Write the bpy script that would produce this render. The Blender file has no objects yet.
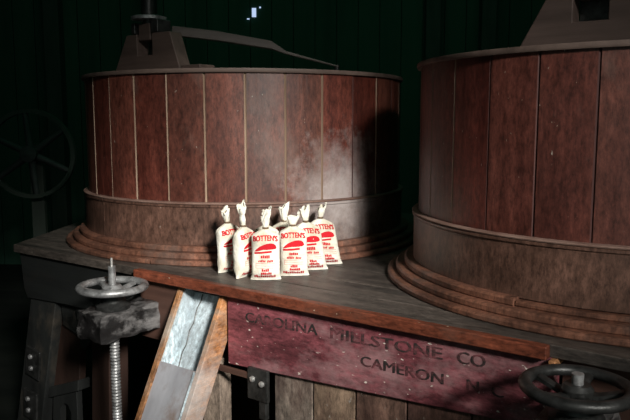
import bpy, bmesh, math, random
from math import sin, cos, pi, radians as R
from mathutils import Vector, noise
C = bpy.context.scene.collection
S = bpy.context.scene

# ------------------------------------------------------------------ camera, world, light, exposure
EYE = 1.5578
cd = bpy.data.cameras.new('camera'); cam = bpy.data.objects.new('camera', cd); C.objects.link(cam)
cd.sensor_width = 36; cd.lens = 36 * 701.84 / 630; cd.clip_start = .05
cam.location = (0, 0, EYE); cam.rotation_euler = (pi / 2 - .1275, 0, 0)
S.camera = cam
w = bpy.data.worlds.new('world'); S.world = w; w.use_nodes = True
wb = w.node_tree.nodes['Background']; wb.inputs[0].default_value = (.78, .98, .92, 1); wb.inputs[1].default_value = .14

def area(name, loc, target, size, power, col, spread=180):
    l = bpy.data.lights.new(name, 'AREA'); l.shape = 'DISK'; l.size = size; l.energy = power; l.color = col
    l.spread = R(spread)
    o = bpy.data.objects.new(name, l); C.objects.link(o); o.location = loc
    o.rotation_euler = (Vector(target) - Vector(loc)).to_track_quat('-Z', 'Y').to_euler()
    return o
# daylight through the open mill door behind and to the right of the viewer
area('door_daylight', (2.0, -3.1, 3.85), (-.24, 2.5, 1.05), 1.0, 11, (1, .975, .92), 18)
# added green fill lamp, no real source, lifts the dark back wall
area('far_green_fill', (0, 5.0, 4.3), (0, 7.5, 1.6), 5.0, 14, (.24, 1, .62), 180)
S.view_settings.view_transform = 'Standard'; S.view_settings.look = 'None'
S.view_settings.exposure = 0; S.view_settings.gamma = 1; S.view_settings.use_curve_mapping = False

# ------------------------------------------------------------------ platform frame: u along the front edge, v to the back
ANG = -.6294
EX, EY = -.587, 2.5559
U = Vector((cos(ANG), sin(ANG))); V = Vector((-sin(ANG), cos(ANG)))
def W(u, v, h=0):
    return (EX + U.x * u + V.x * v, EY + U.y * u + V.y * v, 1 + h)

# ------------------------------------------------------------------ materials
def nodes(name):
    m = bpy.data.materials.new(name); m.use_nodes = True
    nt = m.node_tree; return m, nt, nt.nodes['Principled BSDF']
def ramp(nt, fac, stops):
    r = nt.nodes.new('ShaderNodeValToRGB'); e = r.color_ramp.elements
    while len(e) < len(stops): e.new(.5)
    for k, (p, c) in zip(e, stops):
        k.position = p; k.color = (*c, 1)
    nt.links.new(fac, r.inputs[0]); return r.outputs[0]
def noise_tex(nt, scale, sc=(1, 1, 1), detail=6, rough=.6, off=(0, 0, 0)):
    tc = nt.nodes.new('ShaderNodeTexCoord'); mp = nt.nodes.new('ShaderNodeMapping')
    mp.inputs['Scale'].default_value = sc; mp.inputs['Location'].default_value = off
    n = nt.nodes.new('ShaderNodeTexNoise'); n.inputs['Scale'].default_value = scale
    n.inputs['Detail'].default_value = detail; n.inputs['Roughness'].default_value = rough
    nt.links.new(tc.outputs['Object'], mp.inputs[0]); nt.links.new(mp.outputs[0], n.inputs['Vector'])
    return n.outputs['Fac']
def mix(nt, fac, a, b, mode='MIX'):
    m = nt.nodes.new('ShaderNodeMix'); m.data_type = 'RGBA'; m.blend_type = mode
    for s, v in ((m.inputs[0], fac), (m.inputs[6], a), (m.inputs[7], b)):
        if hasattr(v, 'links'): nt.links.new(v, s)
        else: s.default_value = v if isinstance(v, (int, float)) else (*v, 1)
    return m.outputs[2]
def wood(name, dark, light, axis='z', rough=.55, dust=None, dust_amt=(.55, .75), specks=None, speck_at=.70,
         tint=False, bump=.25, scale=14, spec=.4, streak=10, dscale=3.0, dirt=None, patch=None):
    m, nt, b = nodes(name)
    sc = [1, 1, 1]; sc['xyz'.index(axis)] = 1 / streak
    g = noise_tex(nt, scale, sc)
    col = ramp(nt, g, [(.3, dark), (.7, light)])
    if tint:
        at = nt.nodes.new('ShaderNodeAttribute'); at.attribute_name = 'tint'
        col = mix(nt, 1, col, at.outputs['Color'], 'MULTIPLY')
    if dirt:
        d = noise_tex(nt, dirt[0], [1 if k != 'xyz'.index(axis) else .45 for k in range(3)], 10, .75, (5, 8, 2))
        col = mix(nt, 1, col, ramp(nt, d, [(.34, (dirt[1],) * 3), (.66, (dirt[2],) * 3)]), 'MULTIPLY')
        d = noise_tex(nt, 70, [1 if k != 'xyz'.index(axis) else .4 for k in range(3)], 4, .8, (7, 3, 1))
        col = mix(nt, 1, col, ramp(nt, d, [(.32, (.42,) * 3), (.70, (1.65,) * 3)]), 'MULTIPLY')
    if patch:                                              # pale colour blended in around one spot, broken up by noise
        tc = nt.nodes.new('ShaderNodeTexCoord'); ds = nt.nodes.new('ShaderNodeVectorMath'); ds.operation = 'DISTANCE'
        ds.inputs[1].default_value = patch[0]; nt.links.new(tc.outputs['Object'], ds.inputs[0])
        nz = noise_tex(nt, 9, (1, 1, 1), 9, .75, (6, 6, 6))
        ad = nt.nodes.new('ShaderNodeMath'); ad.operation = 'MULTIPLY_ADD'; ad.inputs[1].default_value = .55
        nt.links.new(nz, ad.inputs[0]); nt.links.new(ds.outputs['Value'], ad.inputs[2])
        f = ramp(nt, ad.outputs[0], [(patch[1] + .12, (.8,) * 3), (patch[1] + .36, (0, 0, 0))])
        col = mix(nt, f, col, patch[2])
    if dust:
        d = noise_tex(nt, dscale, [1 if k != 'xyz'.index(axis) else .6 for k in range(3)], 9, .72, (3, 1, 7))
        f = ramp(nt, d, [(dust_amt[0], (0, 0, 0)), (dust_amt[1], (1, 1, 1))])
        col = mix(nt, f, col, dust)
    if specks:
        d = noise_tex(nt, 75, [1 if k != 'xyz'.index(axis) else .55 for k in range(3)], 3, .5, (9, 2, 4))
        f = ramp(nt, d, [(speck_at, (0, 0, 0)), (speck_at + .03, (1, 1, 1))])
        col = mix(nt, f, col, specks)
    nt.links.new(col, b.inputs['Base Color'])
    rr = noise_tex(nt, 6, (1, 1, 1), 5, .6, (1, 5, 2))
    mr = nt.nodes.new('ShaderNodeMapRange'); mr.inputs[3].default_value = rough - .14; mr.inputs[4].default_value = rough + .14
    nt.links.new(rr, mr.inputs[0]); nt.links.new(mr.outputs[0], b.inputs['Roughness'])
    b.inputs['Specular IOR Level'].default_value = spec
    bp = nt.nodes.new('ShaderNodeBump'); bp.inputs['Strength'].default_value = bump; bp.inputs['Distance'].default_value = .004
    g2 = noise_tex(nt, scale * 2.2, sc, 8, .7, (2, 2, 2))
    nt.links.new(g2, bp.inputs['Height']); nt.links.new(bp.outputs[0], b.inputs['Normal'])
    return m
def metal(name, c1, c2, rough=.45, metallic=.7, scale=25, bump=.3):
    m, nt, b = nodes(name)
    n = noise_tex(nt, scale, (1, 1, 1), 8, .7)
    nt.links.new(ramp(nt, n, [(.35, c1), (.68, c2)]), b.inputs['Base Color'])
    b.inputs['Metallic'].default_value = metallic; b.inputs['Roughness'].default_value = rough
    bp = nt.nodes.new('ShaderNodeBump'); bp.inputs['Strength'].default_value = bump; bp.inputs['Distance'].default_value = .003
    nt.links.new(noise_tex(nt, scale * 2, (1, 1, 1), 6, .7, (4, 4, 4)), bp.inputs['Height']); nt.links.new(bp.outputs[0], b.inputs['Normal'])
    return m
def plain(name, col, rough=.8, spec=.3):
    m, nt, b = nodes(name); b.inputs['Base Color'].default_value = (*col, 1); b.inputs['Roughness'].default_value = rough
    b.inputs['Specular IOR Level'].default_value = spec
    return m

M = {}
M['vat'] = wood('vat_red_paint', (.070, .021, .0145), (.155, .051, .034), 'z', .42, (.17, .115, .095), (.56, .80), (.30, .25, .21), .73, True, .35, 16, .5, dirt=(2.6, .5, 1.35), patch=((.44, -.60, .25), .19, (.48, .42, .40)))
M['lip'] = wood('worn_hoop_lip', (0.117, 0.0585, 0.0429), (0.299, 0.195, 0.156), 'x', .6, None, (.5, .7), None, .7, False, .3, 8, .4, 1)
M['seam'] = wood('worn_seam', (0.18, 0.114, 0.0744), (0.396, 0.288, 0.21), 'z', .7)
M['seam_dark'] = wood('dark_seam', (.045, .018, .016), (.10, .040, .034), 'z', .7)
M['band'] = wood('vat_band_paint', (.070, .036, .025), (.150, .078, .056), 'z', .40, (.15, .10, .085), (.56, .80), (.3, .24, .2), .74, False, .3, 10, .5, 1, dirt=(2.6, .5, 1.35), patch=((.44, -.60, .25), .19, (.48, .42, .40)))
M['ring'] = wood('base_ring_wood', (0.077, 0.0352, 0.0238), (0.21, 0.0896, 0.0544), 'z', .5, (.13, .10, .085), (.5, .75), None, .7, False, .35, 12, .45, 1, dirt=(5, .5, 1.5))
M['lid'] = wood('vat_lid_wood', (0.0675, 0.04725, 0.0378), (0.1755, 0.1215, 0.1013), 'x', .6)
M['deck'] = wood('deck_wood', (.030, .026, .023), (.108, .087, .073), 'x', .5, (.15, .12, .10), (.55, .8), (.22, .19, .16), .74, True, .5, 18, .45, 14, dirt=(4, .4, 1.5))
M['trim'] = wood('edge_board_paint', (0.0945, 0.0243, 0.0135), (0.2093, 0.0567, 0.02835), 'x', .5, (.10, .05, .035), (.50, .66), (.5, .40, .3), .72, False, .4, 16, dirt=(5, .4, 1.4))
M['beam'] = wood('maroon_beam_paint', (.090, .022, .027), (.240, .066, .078), 'x', .6, (.40, .25, .25), (.52, .76), (.75, .66, .58), .672, False, .6, 20, .35, 5, 4.5, dirt=(7, .45, 1.6))
M['grey'] = wood('grey_weathered_timber', (0.00684, 0.00756, 0.00735), (0.0209, 0.02268, 0.02142), 'z', .65, (.10, .08, .06), (.52, .75), None, .7, False, .4)
M['greyx'] = wood('grey_weathered_board', (0.00504, 0.00588, 0.00567), (0.01368, 0.01554, 0.0147), 'x', .65, (.02, .015, .013), (.5, .7), None, .7, False, .4)
M['brown'] = wood('brown_panel', (0.021, 0.0108, 0.0078), (0.051, 0.0252, 0.018), 'z', .6, (.12, .09, .07), (.6, .8))
M['brownx'] = wood('dark_brown_board', (0.048, 0.024, 0.018), (0.132, 0.066, 0.048), 'x', .6, (.12, .09, .07), (.6, .8), (.3, .22, .16), .72)
M['plank'] = wood('grey_planks', (0.0975, 0.078, 0.065), (0.299, 0.2405, 0.195), 'z', .65, (.07, .028, .024), (.5, .72), (.32, .28, .24), .71, True, .5, dirt=(5, .5, 1.5))
M['bright'] = wood('worn_orange_wood', (0.154, 0.063, 0.0238), (0.504, 0.245, 0.1092), 'y', .55, (.40, .33, .27), (.52, .68), None, .7, False, .7, 22, dirt=(9, .6, 1.3))
M['boardr'] = wood('worn_orange_wood_whitened', (0.182, 0.07, 0.0238), (0.588, 0.266, 0.105), 'y', .55, (.40, .33, .27), (.52, .68), None, .7, False, .7, 22, dirt=(9, .6, 1.3), patch=((.335, -.175, .645), .155, (.62, .59, .57)))
M['chalk'] = wood('whitened_wood', (.22, .16, .12), (.50, .465, .44), 'z', .7, (.28, .13, .06), (.56, .70), None, .7, False, .5, 14, .3, 4, 6)
M['tin'] = wood('tin_lining', (0.42, 0.51, 0.555), (0.75, 0.855, 0.9), 'z', .45, (.33, .36, .38), (.5, .7), None, .7, False, .15, 10, .5, 6, dirt=(5, .7, 1.35))
M['tinlid'] = wood('dull_tin_cover', (0.27, 0.27, 0.2903), (0.486, 0.486, 0.5198), 'z', .5, (.24, .17, .135), (.48, .66), None, .7, False, .15, 9, .5, 5, 5)
M['iron'] = metal('worn_iron', (.13, .13, .13), (.58, .58, .58), .42, .55)
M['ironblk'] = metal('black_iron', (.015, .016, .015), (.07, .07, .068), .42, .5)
M['block'] = wood('greasy_timber', (.014, .014, .014), (.30, .285, .28), 'y', .32, (.012, .011, .011), (.48, .56), None, .7, False, 1, 26, .6, 6, 7)
M['bolt'] = metal('bolt_steel', (.35, .34, .33), (.7, .68, .65), .4, .6)
M['bridge'] = wood('bridge_timber', (0.0585, 0.039, 0.0325), (0.1365, 0.0936, 0.078), 'x', .6, (.14, .11, .09), (.6, .8), None, .7, False, .3)
M['bridgex'] = wood('lever_timber', (0.0605, 0.0506, 0.044), (0.143, 0.121, 0.1078), 'x', .6)
M['text'] = wood('faded_black_lettering', (.018, .016, .015), (.034, .026, .025), 'x', .7, (.20, .06, .068), (.46, .64), None, .7, False, .4, 20, .3, 5, 26)
M['ink'] = plain('red_ink', (.50, .014, .022), .85, .15)
M['tie'] = wood('string', (.10, .06, .035), (.22, .15, .09), 'z', .8)
M['wall'] = wood('barn_wall_wood', (.020, .052, .036), (.034, .080, .056), 'z', .8, None, (.5, .7), None, .7, False, .3, 5, .2)
M['wallx'] = wood('barn_side_wood', (.020, .052, .036), (.034, .080, .056), 'x', .8, None, (.5, .7), None, .7, False, .3, 5, .2)
M['post'] = wood('barn_post_wood', (.025, .036, .028), (.042, .052, .042), 'z', .8)
M['floor'] = wood('dark_floor_boards', (.006, .008, .007), (.016, .018, .015), 'x', .8, None, (.5, .7), None, .7, False, .3, 5, .2)
M['wheelwood'] = wood('dim_wheel_wood', (.016, .020, .019), (.040, .046, .044), 'x', .7)
m, nt, b = nodes('cotton_cloth')
n1 = noise_tex(nt, 9, (1, 1, 1), 5, .6)
nt.links.new(ramp(nt, n1, [(.35, (.50, .45, .34)), (.58, (.86, .83, .74))]), b.inputs['Base Color'])
b.inputs['Roughness'].default_value = .9; b.inputs['Specular IOR Level'].default_value = .15
bp = nt.nodes.new('ShaderNodeBump'); bp.inputs['Strength'].default_value = .7; bp.inputs['Distance'].default_value = .006
nt.links.new(noise_tex(nt, 38, (1, 1, 1), 4, .6, (1, 1, 1)), bp.inputs['Height']); nt.links.new(bp.outputs[0], b.inputs['Normal'])
M['cloth'] = m
m, nt, b = nodes('daylit_glass'); b.inputs['Base Color'].default_value = (.5, .6, .75, 1)
b.inputs['Emission Color'].default_value = (.55, .68, 1, 1); b.inputs['Emission Strength'].default_value = .9
M['daylight'] = m

# ------------------------------------------------------------------ builders
def obj(name, bm, mat, parent=None, bevel=0, smooth=True, loc=None, rotz=None):
    bmesh.ops.recalc_face_normals(bm, faces=bm.faces)
    me = bpy.data.meshes.new(name); bm.to_mesh(me); bm.free()
    for x in (mat if isinstance(mat, (list, tuple)) else [mat]): me.materials.append(x)
    o = bpy.data.objects.new(name, me); C.objects.link(o)
    if parent: o.parent = parent
    if loc: o.location = loc
    if rotz is not None: o.rotation_euler = (0, 0, rotz)
    if smooth: me.shade_smooth(); 
    if bevel:
        md = o.modifiers.new('bevel', 'BEVEL'); md.width = bevel; md.segments = 2; md.limit_method = 'ANGLE'; md.angle_limit = R(40)
        md.harden_normals = True
    elif smooth:
        for e in me.edges: pass
        me.set_sharp_from_angle(angle=R(38))
    return o
def thing(name, label, cat, loc=(0, 0, 0), rotz=0, group=None):
    o = bpy.data.objects.new(name, None); C.objects.link(o); o.empty_display_size = .1
    o.location = loc; o.rotation_euler = (0, 0, rotz); o['label'] = label; o['category'] = cat
    if group: o['group'] = group
    return o
def struct(name, bm, mat, bevel=0):
    o = obj(name, bm, mat, None, bevel); o['kind'] = 'structure'; return o
def copy_thing(r, loc, label):
    n = r.copy(); C.objects.link(n); n.location = loc; n['label'] = label
    for ch in r.children:
        c = ch.copy(); C.objects.link(c); c.parent = n
        for g in ch.children:
            d = g.copy(); C.objects.link(d); d.parent = c
    return n
def box(bm, x0, x1, y0, y1, z0, z1, mi=0):
    vs = [bm.verts.new((x, y, z)) for z in (z0, z1) for y in (y0, y1) for x in (x0, x1)]
    fs = [(0, 2, 3, 1), (4, 5, 7, 6), (0, 1, 5, 4), (2, 6, 7, 3), (0, 4, 6, 2), (1, 3, 7, 5)]
    out = []
    for f in fs:
        k = bm.faces.new([vs[i] for i in f]); k.material_index = mi; out.append(k)
    return out
def prism(bm, pts, axis, a0, a1, mi=0):
    def P(p, a):
        return {'x': (a, p[0], p[1]), 'y': (p[0], a, p[1]), 'z': (p[0], p[1], a)}[axis]
    A = [bm.verts.new(P(p, a0)) for p in pts]; B = [bm.verts.new(P(p, a1)) for p in pts]
    n = len(pts); out = [bm.faces.new(A), bm.faces.new(B[::-1])]
    for i in range(n): out.append(bm.faces.new((A[i], A[(i + 1) % n], B[(i + 1) % n], B[i])))
    for f in out: f.material_index = mi
    return out
def lathe(bm, prof, seg=48, a0=0, a1=2 * pi, close_prof=False, mi=0, cx=0, cy=0):
    full = abs(a1 - a0 - 2 * pi) < 1e-6
    n = seg if full else seg + 1
    rings = []
    for i in range(n):
        a = a0 + (a1 - a0) * i / seg
        rings.append([bm.verts.new((cx + r * cos(a), cy + r * sin(a), z)) for r, z in prof])
    m = len(prof); rng = range(m if close_prof else m - 1)
    for i in range(seg):
        A, B = rings[i], rings[(i + 1) % n]
        for j in rng:
            f = bm.faces.new((A[j], B[j], B[(j + 1) % m], A[(j + 1) % m])); f.material_index = mi
    if not full and close_prof:
        bm.faces.new(rings[0]); bm.faces.new(rings[-1][::-1])
    if full and not close_prof:
        for j in (0, m - 1):
            if prof[j][0] > 1e-6: 
                f = bm.faces.new([r[j] for r in rings]); f.material_index = mi
    return rings
def tube(bm, pts, rad, seg=12, mi=0):
    pts = [Vector(p) for p in pts]; rads = rad if isinstance(rad, (list, tuple)) else [rad] * len(pts)
    rings = []
    for i, p in enumerate(pts):
        t = (pts[min(i + 1, len(pts) - 1)] - pts[max(i - 1, 0)]).normalized()
        x = t.orthogonal().normalized() if i == 0 else (x - t * x.dot(t)).normalized()
        y = t.cross(x)
        rings.append([bm.verts.new(p + (x * cos(2 * pi * k / seg) + y * sin(2 * pi * k / seg)) * rads[i]) for k in range(seg)])
    for A, B in zip(rings, rings[1:]):
        for k in range(seg):
            f = bm.faces.new((A[k], A[(k + 1) % seg], B[(k + 1) % seg], B[k])); f.material_index = mi
    bm.faces.new(rings[0][::-1]); bm.faces.new(rings[-1])
def cyl(bm, x, y, z0, z1, r, seg=20, mi=0):
    tube(bm, [(x, y, z0), (x, y, z1)], r, seg, mi)
def rough_up(bm, amp, sc, cuts=5):
    bmesh.ops.subdivide_edges(bm, edges=bm.edges[:], cuts=cuts, use_grid_fill=True)
    for v in bm.verts: v.co += noise.noise_vector(v.co * sc) * amp
def NB(): return bmesh.new()
def tint_faces(bm, vals):
    l = bm.loops.layers.float_color.get('tint') or bm.loops.layers.float_color.new('tint')
    for f, t in vals:
        for lp in f.loops: lp[l] = (t[0], t[1], t[2], 1)

# ------------------------------------------------------------------ the room
bm = NB(); box(bm, -3.6, 3.6, -1.5, 7.7, -.06, 0); struct('floor', bm, M['floor'])
bm = NB(); box(bm, -3.6, 3.6, -1.5, 7.7, 4.5, 4.56); struct('ceiling', bm, M['wallx'])
bm = NB()
x = -3.6
while x < 3.55:                                            # upright boards, a knot hole left open for the window
    x1 = min(x + .225, 3.6)
    box(bm, x + .004, x1 - .004, 7.5, 7.53, 0, 4.5); x = x1
box(bm, -3.6, 3.6, 7.53, 7.7, 0, 4.5)
struct('wall_back', bm, M['wall'])
bm = NB()
for k in range(23): box(bm, -3.66, -3.6, -1.5, 7.7, k * .1957, k * .1957 + .188)
box(bm, -3.7, -3.66, -1.5, 7.7, 0, 4.5); struct('wall_left', bm, M['wallx'])
bm = NB()
for k in range(23): box(bm, 3.6, 3.66, -1.5, 7.7, k * .1957, k * .1957 + .188)
box(bm, 3.66, 3.7, -1.5, 7.7, 0, 4.5); struct('wall_right', bm, M['wallx'])
for i, (px, py, wd) in enumerate(((-2.70, 7.35, .16), (1.21, 7.35, .15), (1.78, 7.35, .15), (-1.70, 7.35, .12))):
    bm = NB(); box(bm, px - wd / 2, px + wd / 2, py, 7.5, 0, 4.5); struct('trim_%d' % (i + 1), bm, M['post'], .006)
bm = NB(); box(bm, -3.6, 3.6, 7.4, 7.5, 3.02, 3.12); struct('trim_5', bm, M['post'], .006)
bm = NB()
box(bm, -.655, -.612, 7.485, 7.499, 2.62, 2.71); box(bm, -.706, -.682, 7.485, 7.499, 2.595, 2.606); box(bm, -.578, -.562, 7.485, 7.499, 2.71, 2.724)
struct('window_1', bm, M['daylight'])

# old spoked wheel far back on the left
wt = thing('spoked_wheel', 'dim old wooden spoked wheel standing in the darkness far left', 'wheel', (-2.10, 5.2, 0))
def face_y(bm):
    for v in bm.verts: v.co = Vector((v.co.x, v.co.z, v.co.y + 1.31))
bm = NB(); lathe(bm, [(.30, -.02), (.33, -.02), (.33, .02), (.30, .02)], 40, close_prof=True); face_y(bm)
obj('rim', bm, M['post'], wt)
bm = NB(); lathe(bm, [(0, -.07), (.06, -.06), (.06, .06), (0, .07)], 24); face_y(bm)
obj('hub', bm, M['wheelwood'], wt)
for k in range(6):
    a = k * pi / 3 + .62
    bm = NB(); tube(bm, [(.05 * cos(a), 0, 1.31 + .05 * sin(a)), (.305 * cos(a), 0, 1.31 + .305 * sin(a))], [.028, .020], 10)
    obj('spoke', bm, M['wheelwood'], wt)
bm = NB(); box(bm, -.05, .05, .08, .13, 0, 1.38); box(bm, -.09, .09, .0, .2, 0, .05); box(bm, -.025, .025, -.04, .10, 1.285, 1.335)
obj('stand', bm, M['post'], wt, .006)

# ------------------------------------------------------------------ the mill platform (local x=u, y=v, z=height above floor)
P = thing('mill_platform', 'long timber millstone platform with red painted front beam and dark plank top', 'platform', W(0, 0, -1), ANG)
rnd = random.Random(3)
bm = NB(); vals = []
lft = lambda v: -.96 - .617 * v
v = .002
while v < 1.9:
    v1 = v + rnd.choice((.14, .17, .19))
    t = rnd.uniform(.75, 1.2)
    fs = prism(bm, [(lft(v), v), (2.5, v), (2.5, v1 - .004), (lft(v1), v1 - .004)], 'z', .966, 1.0)
    vals += [(f, (t, t, t)) for f in fs]; v = v1
tint_faces(bm, vals)
obj('deck', bm, M['deck'], P, .003)
bm = NB(); box(bm, -.1, 1.455, -.03, .002, .966, 1.001); o = obj('edge_board', bm, M['trim'], P, .004); o['label'] = 'orange red front edge board'
# maroon front beam
bm = NB(); prism(bm, [(.352, .966), (1.46, .966), (1.46, .775), (.352, .718)], 'y', .0, .075)
beam = obj('painted_beam', bm, M['beam'], P, .005); beam['label'] = 'maroon beam stencilled with black lettering'
bm = NB(); box(bm, -.10, .108, .0, .07, .735, .966); obj('short_board', bm, M['brownx'], P, .005)
bm = NB(); box(bm, 1.46, 2.5, .09, .14, .70, .966); obj('right_apron', bm, M['brownx'], P, .004)
bm = NB(); box(bm, 1.456, 1.475, -.02, .09, .945, .965); obj('end_cleat', bm, M['bright'], P, .004)
bm = NB(); prism(bm, [(-.945, .966), (-.10, .966), (-.10, .772), (-.60, .772), (-.90, .758), (-.925, .80)], 'y', .02, .075)
obj('left_apron', bm, M['greyx'], P, .006)
bm = NB(); prism(bm, [(-.93, .04), (-1.30, .62), (-1.26, .64), (-.89, .06)], 'z', .76, .966); obj('end_apron', bm, M['greyx'], P, .004)
# stencilled lettering
def glyphs(s, size, offset=0.0, shear=0.0, space=1.0, ext=0.0):
    cu = bpy.data.curves.new('t', 'FONT'); cu.body = s; cu.size = size; cu.offset = offset; cu.shear = shear
    cu.space_character = space; cu.align_x = 'LEFT'; cu.extrude = ext; cu.resolution_u = 3
    o = bpy.data.objects.new('t', cu); C.objects.link(o)
    bpy.context.view_layer.update()
    me = bpy.data.meshes.new_from_object(o.evaluated_get(bpy.context.evaluated_depsgraph_get()))
    bpy.data.objects.remove(o); bpy.data.curves.remove(cu)
    return me
def lettering(s, u0, u1, h0, h1, size):
    me = glyphs(s, size, 0, 0, 1.0)
    bm = NB(); bm.from_mesh(me); bpy.data.meshes.remove(me)
    xs = [q.co.x for q in bm.verts]; a, b = min(xs), max(xs)
    for q in bm.verts:
        f = (q.co.x - a) / (b - a)
        q.co = Vector((u0 + f * (u1 - u0), -.0012, 1 + h0 + f * (h1 - h0) + q.co.y))
    g = bmesh.ops.duplicate(bm, geom=bm.faces[:])['geom']       # a second pass of the stencil makes the strokes heavier
    for q in g:
        if isinstance(q, bmesh.types.BMVert): q.co += Vector((.0032, -.0003, .0012))
    o = obj('lettering', bm, M['text'], beam, 0, False); o['label'] = 'faded black lettering'
    return o
for word_, u0, u1, h0, h1, sz in (('CAROLINA', .437, .735, -.115, -.109, .048), ('MILLSTONE', .785, 1.160, -.108, -.100, .048), ('CO', 1.205, 1.285, -.099, -.097, .048),
                                 ('CAMERON', .895, 1.165, -.172, -.170, .044), ('N', 1.235, 1.268, -.169, -.169, .044), ('C', 1.305, 1.338, -.168, -.168, .044)):
    lettering(word_, u0, u1, h0, h1, sz)
# things under the beam
bm = NB(); box(bm, .255, .455, -.012, .0, .690, .712); obj('batten', bm, M['brownx'], P, .003)
bm = NB(); prism(bm, [(.205, 0), (.293, 0), (.293, .715), (.205, .715)], 'y', .02, .08); obj('plank', bm, M['plank'], P, .004)
bm = NB(); vals = []
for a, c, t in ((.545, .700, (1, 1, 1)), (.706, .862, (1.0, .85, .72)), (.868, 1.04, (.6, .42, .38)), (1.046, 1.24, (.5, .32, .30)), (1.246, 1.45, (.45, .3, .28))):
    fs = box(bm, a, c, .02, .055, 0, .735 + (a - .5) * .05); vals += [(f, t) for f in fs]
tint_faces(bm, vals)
# one tint attribute for the narrow plank too
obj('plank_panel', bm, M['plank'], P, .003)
pl = [o for o in P.children if o.name == 'plank'][0]
ca = pl.data.color_attributes.new('tint', 'FLOAT_COLOR', 'CORNER')
for d in ca.data: d.color = (1.1, 1.05, 1, 1)
bm = NB(); box(bm, .455, .542, -.016, -.001, .625, .735); ip = obj('iron_plate', bm, M['ironblk'], P, .003)
for x_ in (.480, .520):
    bm = NB(); lathe(bm, [(0, .0), (.010, .0), (.010, .007), (.006, .010), (0, .010)], 14)
    for q in bm.verts: q.co = Vector((x_ + q.co.x, -.016 - q.co.z, .698 - (x_ - .48) * .25 + q.co.y))
    obj('bolt', bm, M['bolt'], ip)
bm = NB(); box(bm, .500, .53, -.010, .01, .56, .625); obj('hinge_tongue', bm, M['ironblk'], P, .003)
bm = NB(); box(bm, -.35, 2.4, .55, .58, 0, .966); obj('rear_boarding', bm, M['brown'], P)
# left legs
bm = NB(); prism(bm, [(-.89, .765), (-.70, .765), (-.862, 0.15), (-.90, 0), (-1.17, 0), (-1.055, .15)], 'y', .03, .14)
post = obj('battered_post', bm, M['grey'], P, .006)
for (cu_, ch, rot) in ((-.885, .455, .15), (-.925, .245, .1)):
    bm = NB(); box(bm, -.052, .052, -.012, 0, -.07, .07)
    for q in bm.verts:
        X, Z = q.co.x, q.co.z; q.co = Vector((cu_ + X * cos(rot) + Z * sin(rot), .03 + q.co.y, ch - X * sin(rot) + Z * cos(rot)))
    pp = obj('iron_plate', bm, M['ironblk'], P, .003)
    for dz in (-.025, .03):
        bm = NB(); lathe(bm, [(0, 0), (.012, 0), (.010, .010), (0, .012)], 12)
        for q in bm.verts: q.co = Vector((cu_ - .01 + q.co.x, .018 - q.co.z, ch + dz + q.co.y))
        obj('bolt', bm, M['iron'], pp)
bm = NB(); prism(bm, [(-.835, .765), (-.58, .765), (-.62, .39), (-.87, .30)], 'y', .075, .11); obj('side_panel', bm, M['brown'], P, .004)
bm = NB(); prism(bm, [(-.70, .765), (-.56, .765), (-.58, .63), (-.69, .66)], 'y', .055, .075); obj('gusset', bm, M['grey'], P, .004)
bm = NB(); prism(bm, [(-.885, .32), (-.59, .43), (-.595, .38), (-.885, .27)], 'y', .05, .12); obj('diagonal_rail', bm, M['grey'], P, .004)
bm = NB()
arch = [(-.80, .30), (-.62, .37), (-.62, .0), (-.67, 0), (-.67, .26), (-.69, .29), (-.72, .29), (-.745, .26), (-.76, 0), (-.83, 0)]
prism(bm, arch, 'y', .06, .09); obj('arched_bracket', bm, M['grey'], P, .003)
bm = NB(); prism(bm, [(-.476, .72), (-.36, .72), (-.395, 0), (-.52, 0)], 'y', .05, .15); obj('upright', bm, M['brown'], P, .005)
bm = NB(); prism(bm, [(-.57, .765), (-.47, .765), (-.49, .62), (-.53, .58), (-.55, .60)], 'y', .04, .09); obj('gusset', bm, M['grey'], P, .004)
for (a, c) in ((-.12, .02), (.12, 1.8), (1.5, .02), (2.3, .02), (2.3, 1.7), (.9, 1.7)):
    bm = NB(); box(bm, a, a + .12, c + .09, c + .21, 0, .966); obj('leg', bm, M['brown'], P, .004)

# ------------------------------------------------------------------ the meal chute
ct = thing('meal_chute', 'open wooden meal chute lined with pale tin, sloping down from the platform front', 'chute', W(0, 0, -1), ANG)
d = Vector((0, -.455, -.89)).normalized(); nn = Vector((0, -.89, .455)).normalized()
def CH(u, s, t, v0=-.002, h0=.962): return Vector((u, v0, h0)) + d * s + nn * t
def chbox(bm, u0, u1, s0, s1, t0, t1, du=0):
    vs = [bm.verts.new(CH(u + (du if s == s1 else 0), s, t)) for t in (t0, t1) for s in (s0, s1) for u in (u0, u1)]
    for f in [(0, 2, 3, 1), (4, 5, 7, 6), (0, 1, 5, 4), (2, 6, 7, 3), (0, 4, 6, 2), (1, 3, 7, 5)]: bm.faces.new([vs[i] for i in f])
SL = .80; LID = .27
bm = NB(); chbox(bm, .117, .138, 0, SL, -.075, 0); o = obj('side_board', bm, M['bright'], ct, .002); o['label'] = 'left worn orange side board'
bm = NB(); chbox(bm, .322, .343, 0, SL, -.085, 0); o = obj('side_board', bm, M['boardr'], ct, .002); o['label'] = 'right worn orange side board rubbed white'
bm = NB(); chbox(bm, .138, .322, 0, SL, -.075, -.062); o = obj('tin_lining', bm, M['tin'], ct); o['label'] = 'pale blue tin lining'
bm = NB(); chbox(bm, .138, .144, 0, LID, -.062, -.012)
obj('lining_flange', bm, M['tin'], ct)
bm = NB(); tube(bm, [CH(.185 + .004 * sin(k * 2.1) - .0006 * k, .004 + LID * k / 10, -.061) for k in range(11)], .0022, 6); obj('solder_seam', bm, M['ironblk'], ct)
bm = NB(); chbox(bm, .137, .312, LID, SL, -.018, -.008); o = obj('cover', bm, M['tinlid'], ct, .002); o['label'] = 'dull grey tin cover'
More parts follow.
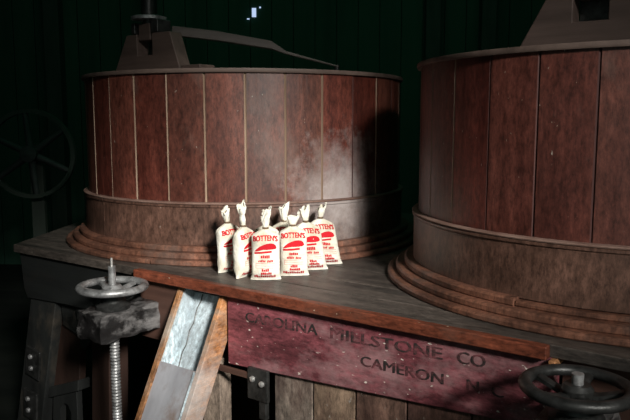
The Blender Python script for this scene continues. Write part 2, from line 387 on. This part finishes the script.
bm = NB(); chbox(bm, .312, .3225, LID + .004, SL, -.018, -.001); obj('cover_strip', bm, M['tin'], ct, .001)
bm = NB(); lo = CH(.23, SL, -.04); box(bm, .14, .32, lo.y - .03, lo.y + .03, 0, lo.z - .02); obj('foot', bm, M['grey'], ct, .003)

# ------------------------------------------------------------------ vats
def make_vat(label, uc, vc, phase, seed, ring_arc, light_p, ftint):
    rnd = random.Random(seed)
    t = thing('millstone_vat', label, 'vat', W(uc, vc, .001), 0, 'millstone vats on the platform')
    zbb, zb, zt = .0666, .2245, .7444
    bm = NB(); N = 30; vals = []
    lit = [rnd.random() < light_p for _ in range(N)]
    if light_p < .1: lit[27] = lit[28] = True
    for i in range(N):
        a0 = phase + 2 * pi * i / N - pi / 2; a1 = a0 + 2 * pi / N
        g = rnd.uniform(.004, .007); r = .75 + rnd.uniform(-.0015, .0015)
        k = rnd.uniform(.82, 1.18); gb = rnd.uniform(.72, 1.10)
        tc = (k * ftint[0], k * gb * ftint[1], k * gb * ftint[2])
        prof = [(a0, .744, lit[i]), (a0 + g * .5, .7465, lit[i]), (a0 + g, r, None)] + [(a0 + g + (a1 - a0 - 2 * g) * j / 4, r, None) for j in (1, 2, 3)] + [(a1 - g, r, lit[(i + 1) % N]), (a1 - g * .5, .7465, lit[(i + 1) % N]), (a1, .744, None)]
        lo = [bm.verts.new((q[1] * cos(q[0]), q[1] * sin(q[0]), zb - .02)) for q in prof]
        hi = [bm.verts.new((q[1] * cos(q[0]), q[1] * sin(q[0]), zt - .004)) for q in prof]
        for j in range(len(prof) - 1):
            f = bm.faces.new((lo[j], lo[j + 1], hi[j + 1], hi[j]))
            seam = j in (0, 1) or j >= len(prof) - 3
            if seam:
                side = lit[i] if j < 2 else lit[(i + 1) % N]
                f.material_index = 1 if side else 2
            vals.append((f, tc))
    tint_faces(bm, vals)
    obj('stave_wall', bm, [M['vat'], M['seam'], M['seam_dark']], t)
    bm = NB(); lathe(bm, [(0, zt - .02), (.735, zt - .02), (.735, zt - .006), (.762, zt - .006), (.765, zt), (.763, zt + .010), (.72, zt + .013), (0, zt + .013)], 120)
    obj('lid', bm, M['lid'], t)
    # hoop band: a wide bent board with a lipped top and one lapped joint
    aj = phase - pi / 2 - R(4) - 4 * 2 * pi / N
    bm = NB()
    pr = [(.735, zbb - .004), (.766, zbb - .004), (.766, zb - .010), (.771, zb - .006), (.771, zb + .001), (.766, zb + .004), (.735, zb + .004)]
    lathe(bm, pr, 120, aj + .006, aj + 2 * pi, True)
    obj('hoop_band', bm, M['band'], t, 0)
    bm = NB(); lathe(bm, [(.752, zb + .0045), (.7715, zb + .0045), (.773, zb + .008), (.771, zb + .0105), (.752, zb + .0125)], 120, close_prof=True)
    o = obj('hoop_lip', bm, M['lip'], t); o['label'] = 'worn pale lip of the hoop band'
    bm = NB(); lathe(bm, [(.735, zbb), (.7635, zbb), (.7635, zb), (.735, zb)], 2, aj - .008, aj + .014, True); o = obj('band_joint', bm, M['seam'], t); o['label'] = 'pale worn band joint'
    for k, (ro, z0, z1) in enumerate(((.858, 0, .020), (.828, .020, .043), (.797, .043, .0665))):
        bm = NB()
        pr = [(.70, z0 + .0003), (ro - .003, z0 + .0003), (ro, z0 + .004), (ro, z1 - .006), (ro - .006, z1), (.70, z1)]
        a0, a1 = ring_arc[k]
        lathe(bm, pr, 120, a0, a1, True)
        obj('base_ring', bm, M['ring'], t)
    return t
full = (R(90), R(450) - .0001)
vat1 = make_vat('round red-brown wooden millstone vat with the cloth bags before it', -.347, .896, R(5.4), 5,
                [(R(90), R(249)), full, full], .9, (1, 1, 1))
# outer ring of the left vat goes on in a second piece
bm = NB(); pr = [(.70, .0003), (.855, .0003), (.858, .004), (.858, .014), (.852, .020), (.70, .020)]
lathe(bm, pr, 80, R(249.6), R(449.8), True); obj('base_ring', bm, M['ring'], vat1)
vat2 = make_vat('shade-tinted red-brown millstone vat nearest the viewer, cut off by the right edge', 1.442, .923, R(-44), 11,
                [full, full, (R(-67), R(224))], 0, (.80, .78, .84))  # lower tint on this vat stands in for the dimmer light it gets
bm = NB(); lathe(bm, [(.70, .0433), (.787, .0433), (.790, .047), (.790, .054), (.784, .059), (.70, .059)], 40, R(224.3), R(292.7), True); obj('base_ring', bm, M['ring'], vat2)

# ------------------------------------------------------------------ bridge blocks with jack screws on the vat lids
def make_bridge(label, u0, v0):
    z0 = .760
    t = thing('bridge_block', label, 'wooden block', W(u0, v0, z0), ANG, 'bridge blocks on the vats')
    H = .180; dv = .07
    bm = NB()
    prism(bm, [(-.225, 0), (.225, 0), (.160, H), (.045, H), (.045, .085), (-.055, .085), (-.055, H), (-.125, H)], 'y', 0, dv)
    obj('slotted_plank', bm, M['bridge'], t, .004)
    bm = NB(); box(bm, .226, .34, .0, .09, 0, .032); obj('foot_block', bm, M['bridge'], t, .004)
    bm = NB(); box(bm, -.055, .045, dv + .001, dv + .03, .0, .16); obj('slot_back', bm, M['ironblk'], t, .002)
    bm = NB(); box(bm, -.050, .030, .005, .065, H - .03, H + .045); obj('jack_nut', bm, M['bridge'], t, .006)
    bm = NB(); box(bm, -.085, -.062, -.005, .075, H + .001, H + .05); box(bm, .046, .09, -.005, .075, H + .001, H + .058)
    obj('jack_cheeks', bm, M['ironblk'], t, .004)
    bm = NB(); lathe(bm, [(0, H + .060), (.078, H + .062), (.080, H + .075), (.06, H + .080), (0, H + .081)], 32, cx=-.01, cy=.035); obj('jack_disc', bm, M['iron'], t)
    bm = NB(); cyl(bm, -.01, .035, H + .03, H + .19, .026); obj('jack_screw', bm, M['ironblk'], t)
    return t
br1 = make_bridge('dark slotted bridge block with jack screw on the left vat lid', -.518, .42)
br2 = copy_thing(br1, W(-.518 + 1.789 + .125, .42 + .027, .760), 'dim slotted bridge block on the right vat lid, cut off at the top right')
# lever lying across the left vat
lv = thing('lever_bar', 'long weathered wooden lever bar tapering across the left vat lid', 'lever', W(-.30, .55, .760), 0)
bm = NB()
a = Vector((-.62, 3.27, 1.955)); 
pts = [(-.645, .042, .028), (-.44, .042, .030), (-.20, .036, .026), (-.13, .014, .018), (.11, .007, .014)]
prev = None
wl = lv.location
cz = [1.958, 1.935, 1.896, 1.862, 1.800]
for (X, hh, ww), zc in zip(pts, cz):
    Y = 3.262 + (X + .62) * .02
    ring = [bm.verts.new((X - wl.x, Y + sy * ww - wl.y, zc + sz * hh / 2 - wl.z)) for sy, sz in ((-1, -1), (1, -1), (1, 1), (-1, 1))]
    if prev:
        for k in range(4): bm.faces.new((prev[k], prev[(k + 1) % 4], ring[(k + 1) % 4], ring[k]))
    else: bm.faces.new(ring[::-1])
    prev = ring
bm.faces.new(prev)
obj('bar', bm, M['bridgex'], lv, .004)
bm = NB(); cyl(bm, .10 - wl.x, 3.276 - wl.y, 0, 1.808 - wl.z, .012, 12); obj('rest_pin', bm, M['ironblk'], lv)
bm = NB(); box(bm, -.64 - wl.x, -.615 - wl.x, 3.25 - wl.y, 3.285 - wl.y, 0, 1.93 - wl.z); obj('prop', bm, M['bridge'], lv, .003)

# ------------------------------------------------------------------ hand wheels
def make_handwheel(label, u0):
    t = thing('handwheel_screw', label, 'handwheel', W(u0, -.16, -1), ANG, 'iron handwheels on screw shafts')
    zw = .966
    bm = NB(); Rm, rm = .112, .0135
    prof = [(Rm + rm * 1.15 * cos(2 * pi * k / 14), zw + rm * sin(2 * pi * k / 14)) for k in range(14)]
    lathe(bm, prof, 56, close_prof=True); obj('rim', bm, M['iron'] if u0 < 1 else M['ironblk'], t)  # right wheel takes the darker iron, its shadow put into the colour
    for k in range(5):
        a = 2 * pi * k / 5 + .35
        bm = NB()
        pp = [(.020, -.014), (.045, -.016), (.080, -.008), (.106, 0)]
        sec = [.016, .013, .011, .014]
        prev = None
        for (r, dz), s in zip(pp, sec):
            cx, cy = r * cos(a), r * sin(a); tx, ty = -sin(a), cos(a)
            ring = [bm.verts.new((cx + tx * s * p, cy + ty * s * p, zw + dz + q * .006)) for p, q in ((-1, -1), (1, -1), (1, .6), (.5, 1), (-.5, 1), (-1, .6))]
            if prev:
                for j in range(6): bm.faces.new((prev[j], prev[(j + 1) % 6], ring[(j + 1) % 6], ring[j]))
            else: bm.faces.new(ring[::-1])
            prev = ring
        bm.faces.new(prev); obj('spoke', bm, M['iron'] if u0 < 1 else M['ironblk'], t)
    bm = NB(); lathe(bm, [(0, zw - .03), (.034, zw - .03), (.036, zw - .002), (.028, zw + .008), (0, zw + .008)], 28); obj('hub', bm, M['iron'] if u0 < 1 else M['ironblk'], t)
    bm = NB(); cyl(bm, 0, 0, zw + .005, zw + (.075 if u0 < 1 else .032), .0135, 16); obj('shaft', bm, M['iron'], t)
    bm = NB()
    if u0 < 1:
        cyl(bm, 0, 0, zw + .075, zw + .105, .0045, 10); o = obj('pin', bm, M['bolt'], t); o['label'] = 'thin bright pin'
    bm = NB(); lathe(bm, [(0, .888), (.060, .888), (.062, .902), (.045, .914), (.042, zw - .03), (0, zw - .03)], 28); obj('collar', bm, M['ironblk'], t)
    bm = NB(); box(bm, -.075, .062, -.098, .162, .788, .886); rough_up(bm, .014, 21, 8)
    obj('bearing_block', bm, M['block'], t)
    bm = NB()
    prof = [(0, 0)]; z = 0
    while z < .80:
        prof += [(.0185, z), (.0150, z + .006)]; z += .012
    prof += [(0, z)]
    lathe(bm, prof, 14); obj('screw_rod', bm, M['iron'], t)
    return t
make_handwheel('worn grey iron handwheel on a rough block at the left vat', -.055)
make_handwheel('iron handwheel coloured black for the deep shadow at the lower right corner', 1.567)

# ------------------------------------------------------------------ bags of meal
BW, BD, BH = .0505, .030, .180
def smooth(a, b, x):
    x = max(0, min(1, (x - a) / (b - a))); return x * x * (3 - 2 * x)
def bag_dims(z):
    t = z / BH
    a = BW * (1.0 + .08 * (1 - smooth(0, .10, t))) * (1 - .90 * smooth(.84, 1.03, t) ** 1.4) * (1 - .03 * sin(pi * t))
    b = BD * (.30 + .70 * smooth(0, .16, t)) * (1 - .76 * smooth(.80, 1.03, t))
    return a, b
def bag_bump(x, z, seed):
    t = z / BH
    p = Vector((x * 22, z * 16, seed * 3.7))
    return (noise.noise(p) * .0075 + noise.noise(p * 2.6) * .0030) * smooth(.03, .2, t) * (1 - .5 * smooth(.85, 1, t))
def make_bag(label, X, Y, rot, lean, seed, fan_h=.062, fan_w=.028, fan_lean=0.0, fan_twist=0.3, sc=1.0, two=False, printed=True, front_lean=0.0):
    t = thing('cloth_bag', label, 'bag', (X, Y, 1.0012), rot, 'printed cloth meal bags')
    rnd = random.Random(seed)
    def place(x, y, z):
        zz = max(0, z - BH)
        return Vector(((x + lean * z + fan_lean * zz), y + front_lean * z, z)) * sc
    bm = NB(); N = 44; rings = []
    zs = [0, .002, .006, .012, .02, .03] + [.03 + (BH - .03) * k / 18 for k in range(1, 19)]
    for z in zs:
        a, b = bag_dims(z); ring = []
        for k in range(N):
            th = 2 * pi * k / N; cs, sn = cos(th), sin(th); n = 2.5
            q = (abs(cs) ** n + abs(sn) ** n) ** (-1 / n)
            x, y = a * q * cs, b * q * sn
            y += bag_bump(x, z, seed) * (1 if y > 0 else -1) * min(1, abs(sn) * 2)
            pleat = .10 * smooth(.86, 1.0, z / BH) * sin(th * 9 + seed)
            ring.append(bm.verts.new(place(x * (1 + pleat), y * (1 + pleat), z)))
        rings.append(ring)
    # gathered top above the tie: outer skin up, inner skin down
    def fan(z0, h, wv, flip=1):
        K = 9
        def fr(k, inn):
            f = k / K
            sp = f ** .75
            if two: sp = sp * (1 - .75 * math.exp(-((f - .52) / .10) ** 2))
            a = .0075 + (wv - .0075) * sp; b = .0065 + .009 * sp
            ring = []
            for j in range(N):
                th = 2 * pi * j / N
                ruff = 1 + .17 * sp * sin(th * 5 + seed * 1.3 + f * fan_twist * 4) + .10 * sp * sin(th * 9 + seed)
                rr = max(.3, ruff) * (.80 if inn else 1)
                x, y = a * rr * cos(th), b * rr * sin(th)
                tw = fan_twist * f; x, y = x * cos(tw) - y * sin(tw), x * sin(tw) + y * cos(tw)
                zz = z0 + h * f + (.006 * sp * sin(th * 3 + seed * 2.1) if f > .8 else 0) + (.012 * (x / wv) if k == K else 0)
                ring.append(bm.verts.new(place(x, y, zz)))
            return ring
        return [fr(k, False) for k in range(1, K + 1)] + [fr(k, True) for k in range(K, 0, -1)]
    rings += fan(BH, fan_h, fan_w)
    for A, B in zip(rings, rings[1:]):
        for k in range(N): bm.faces.new((A[k], A[(k + 1) % N], B[(k + 1) % N], B[k]))
    bm.faces.new(rings[0][::-1]); bm.faces.new(rings[-1])
    obj('sack', bm, M['cloth'], t)
    bm = NB(); a, b = bag_dims(BH)
    prof = [(.0095 + .0022 * cos(2 * pi * k / 8), .0022 * sin(2 * pi * k / 8)) for k in range(8)]
    for dz in (0, .0035): lathe(bm, [(r, z + BH + dz + .001) for r, z in prof], 24, close_prof=True)
    for q in bm.verts: q.co = place(q.co.x, q.co.y, q.co.z)
    obj('tie_string', bm, M['tie'], t)
    # red print that follows the cloth
    bm = NB()
    def S2(x, z):
        a, b = bag_dims(z); u = min(.97, abs(x) / a); n = 2.5
        y = -b * (1 - u ** n) ** (1 / n)
        sn = min(1, (1 - u ** n) ** (1 / n) * 2)
        y -= bag_bump(x, z, seed) * sn
        return place(x, y - .0009, z)
    def addpoly(pts):
        vs = [bm.verts.new(S2(x, z)) for x, z in pts]
        bm.faces.new(vs)
    def strip(x0, x1, z0, z1, zz0=None, n=8):
        # slightly slanted bar, cut up so it bends with the cloth
        s = 0 if zz0 is None else zz0
        for k in range(n):
            a_, b_ = x0 + (x1 - x0) * k / n, x0 + (x1 - x0) * (k + 1) / n
            fa, fb = s * k / n, s * (k + 1) / n
            addpoly([(a_, z0 + fa), (b_, z0 + fb), (b_, z1 + fb), (a_, z1 + fa)])
    def word(s, cx, z, width, size, arc=0, shear=0, off=.0009):
        me = glyphs(s, size, 0, shear, 1.0); b2 = NB(); b2.from_mesh(me); bpy.data.meshes.remove(me)
        xs = [q.co.x for q in b2.verts]; lo, hi = min(xs), max(xs)
        for sx, sz, sy in ((-off, 0, 0), (off, 0, -.0002), (0, off, -.0004)):
            mp = {}
            for q in b2.verts:
                f = (q.co.x - lo) / (hi - lo)
                mp[q.index] = bm.verts.new(S2(cx + (f - .5) * width + sx, z + q.co.y + sz + arc * (1 - (2 * f - 1) ** 2)) + Vector((0, sy, 0)))
            for f in b2.faces: bm.faces.new([mp[q.index] for q in f.verts])
        b2.free()
    if printed:
        word("BOTTEN'S", 0, .1385, .084, .0250, .004, 0, .0013)
        # red emblem: a low humped shape over a slanted bar, in columns so it bends with the cloth
        top = [(-.037, .106), (-.029, .1150), (-.019, .1225), (-.006, .1285), (.006, .1320), (.018, .1330), (.028, .1310), (.035, .126), (.038, .118)]
        bot = [(-.037, .1040), (-.029, .1050), (-.019, .1075), (-.006, .110), (.006, .1095), (.018, .1100), (.028, .1105), (.035, .1120), (.038, .1145)]
        for k in range(8): addpoly([bot[k], bot[k + 1], top[k + 1], top[k]])
        strip(-.038, .022, .0950, .1020, .004)
        def scribble(cx, z, n, wd, ht, gap, sl=0):
            for k in range(n):
                x0 = cx + (k - n / 2) * (wd + gap); h1 = ht * rnd.uniform(.6, 1)
                addpoly([(x0, z), (x0 + wd, z), (x0 + wd + sl, z + h1), (x0 + sl, z + h1)])
        scribble(0, .0800, 5, .0052, .0130, .0012)
        scribble(-.013, .0665, 5, .0040, .0095, .0012, .002); scribble(.016, .0655, 4, .0040, .0095, .0012, .002)
        strip(-.034, .034, .0610, .0619); strip(-.034, .034, .0530, .0537); strip(-.034, .034, .0450, .0457)
        strip(-.034, -.0331, .045, .0615, n=1)
        scribble(0, .0340, 4, .0054, .0105, .0012); scribble(.003, .0230, 6, .0054, .0095, .001)
        scribble(.003, .0100, 10, .0050, .0105, .0016); scribble(-.033, .0120, 2, .005, .010, .0015)
        o = obj('printed_label', bm, M['ink'], t, 0, False); o['label'] = 'red printed lettering and emblem'
    else: bm.free()
    return t
make_bag('cloth meal bag at the far left of the group, turned to the right', -.318, 2.565, R(47), -.04, 1, .050, .022, -.15, .9)
make_bag('cloth meal bag second from the left with a tall twisted top', -.252, 2.478, R(62), -.04, 2, .078, .020, -.10, .7, 1.0, True)
make_bag('cloth meal bag standing nearest the front edge, facing straight out', -.173, 2.424, R(2), 0, 3, .066, .021, .05, 1.9)
make_bag('cloth meal bag with a wide short flared top, right of the front one', -.075, 2.489, R(4), -.03, 4, .036, .027, .0, .2)
make_bag('cloth meal bag partly hidden, second from the right', -.004, 2.590, R(8), -.17, 5, .052, .022, .02, .5)
make_bag('cloth meal bag at the far right of the group, leaning left', .054, 2.690, R(10), -.19, 6, .048, .018, .32, 1.3)
make_bag('cloth meal bag mostly hidden behind the front one', -.181, 2.556, R(-3), 0, 7, .030, .016, -.2, .4, .96)
make_bag('cloth meal bag whose upright top shows above the flared one', -.116, 2.626, R(-4), .0, 8, .060, .020, -.02, .3, .98)
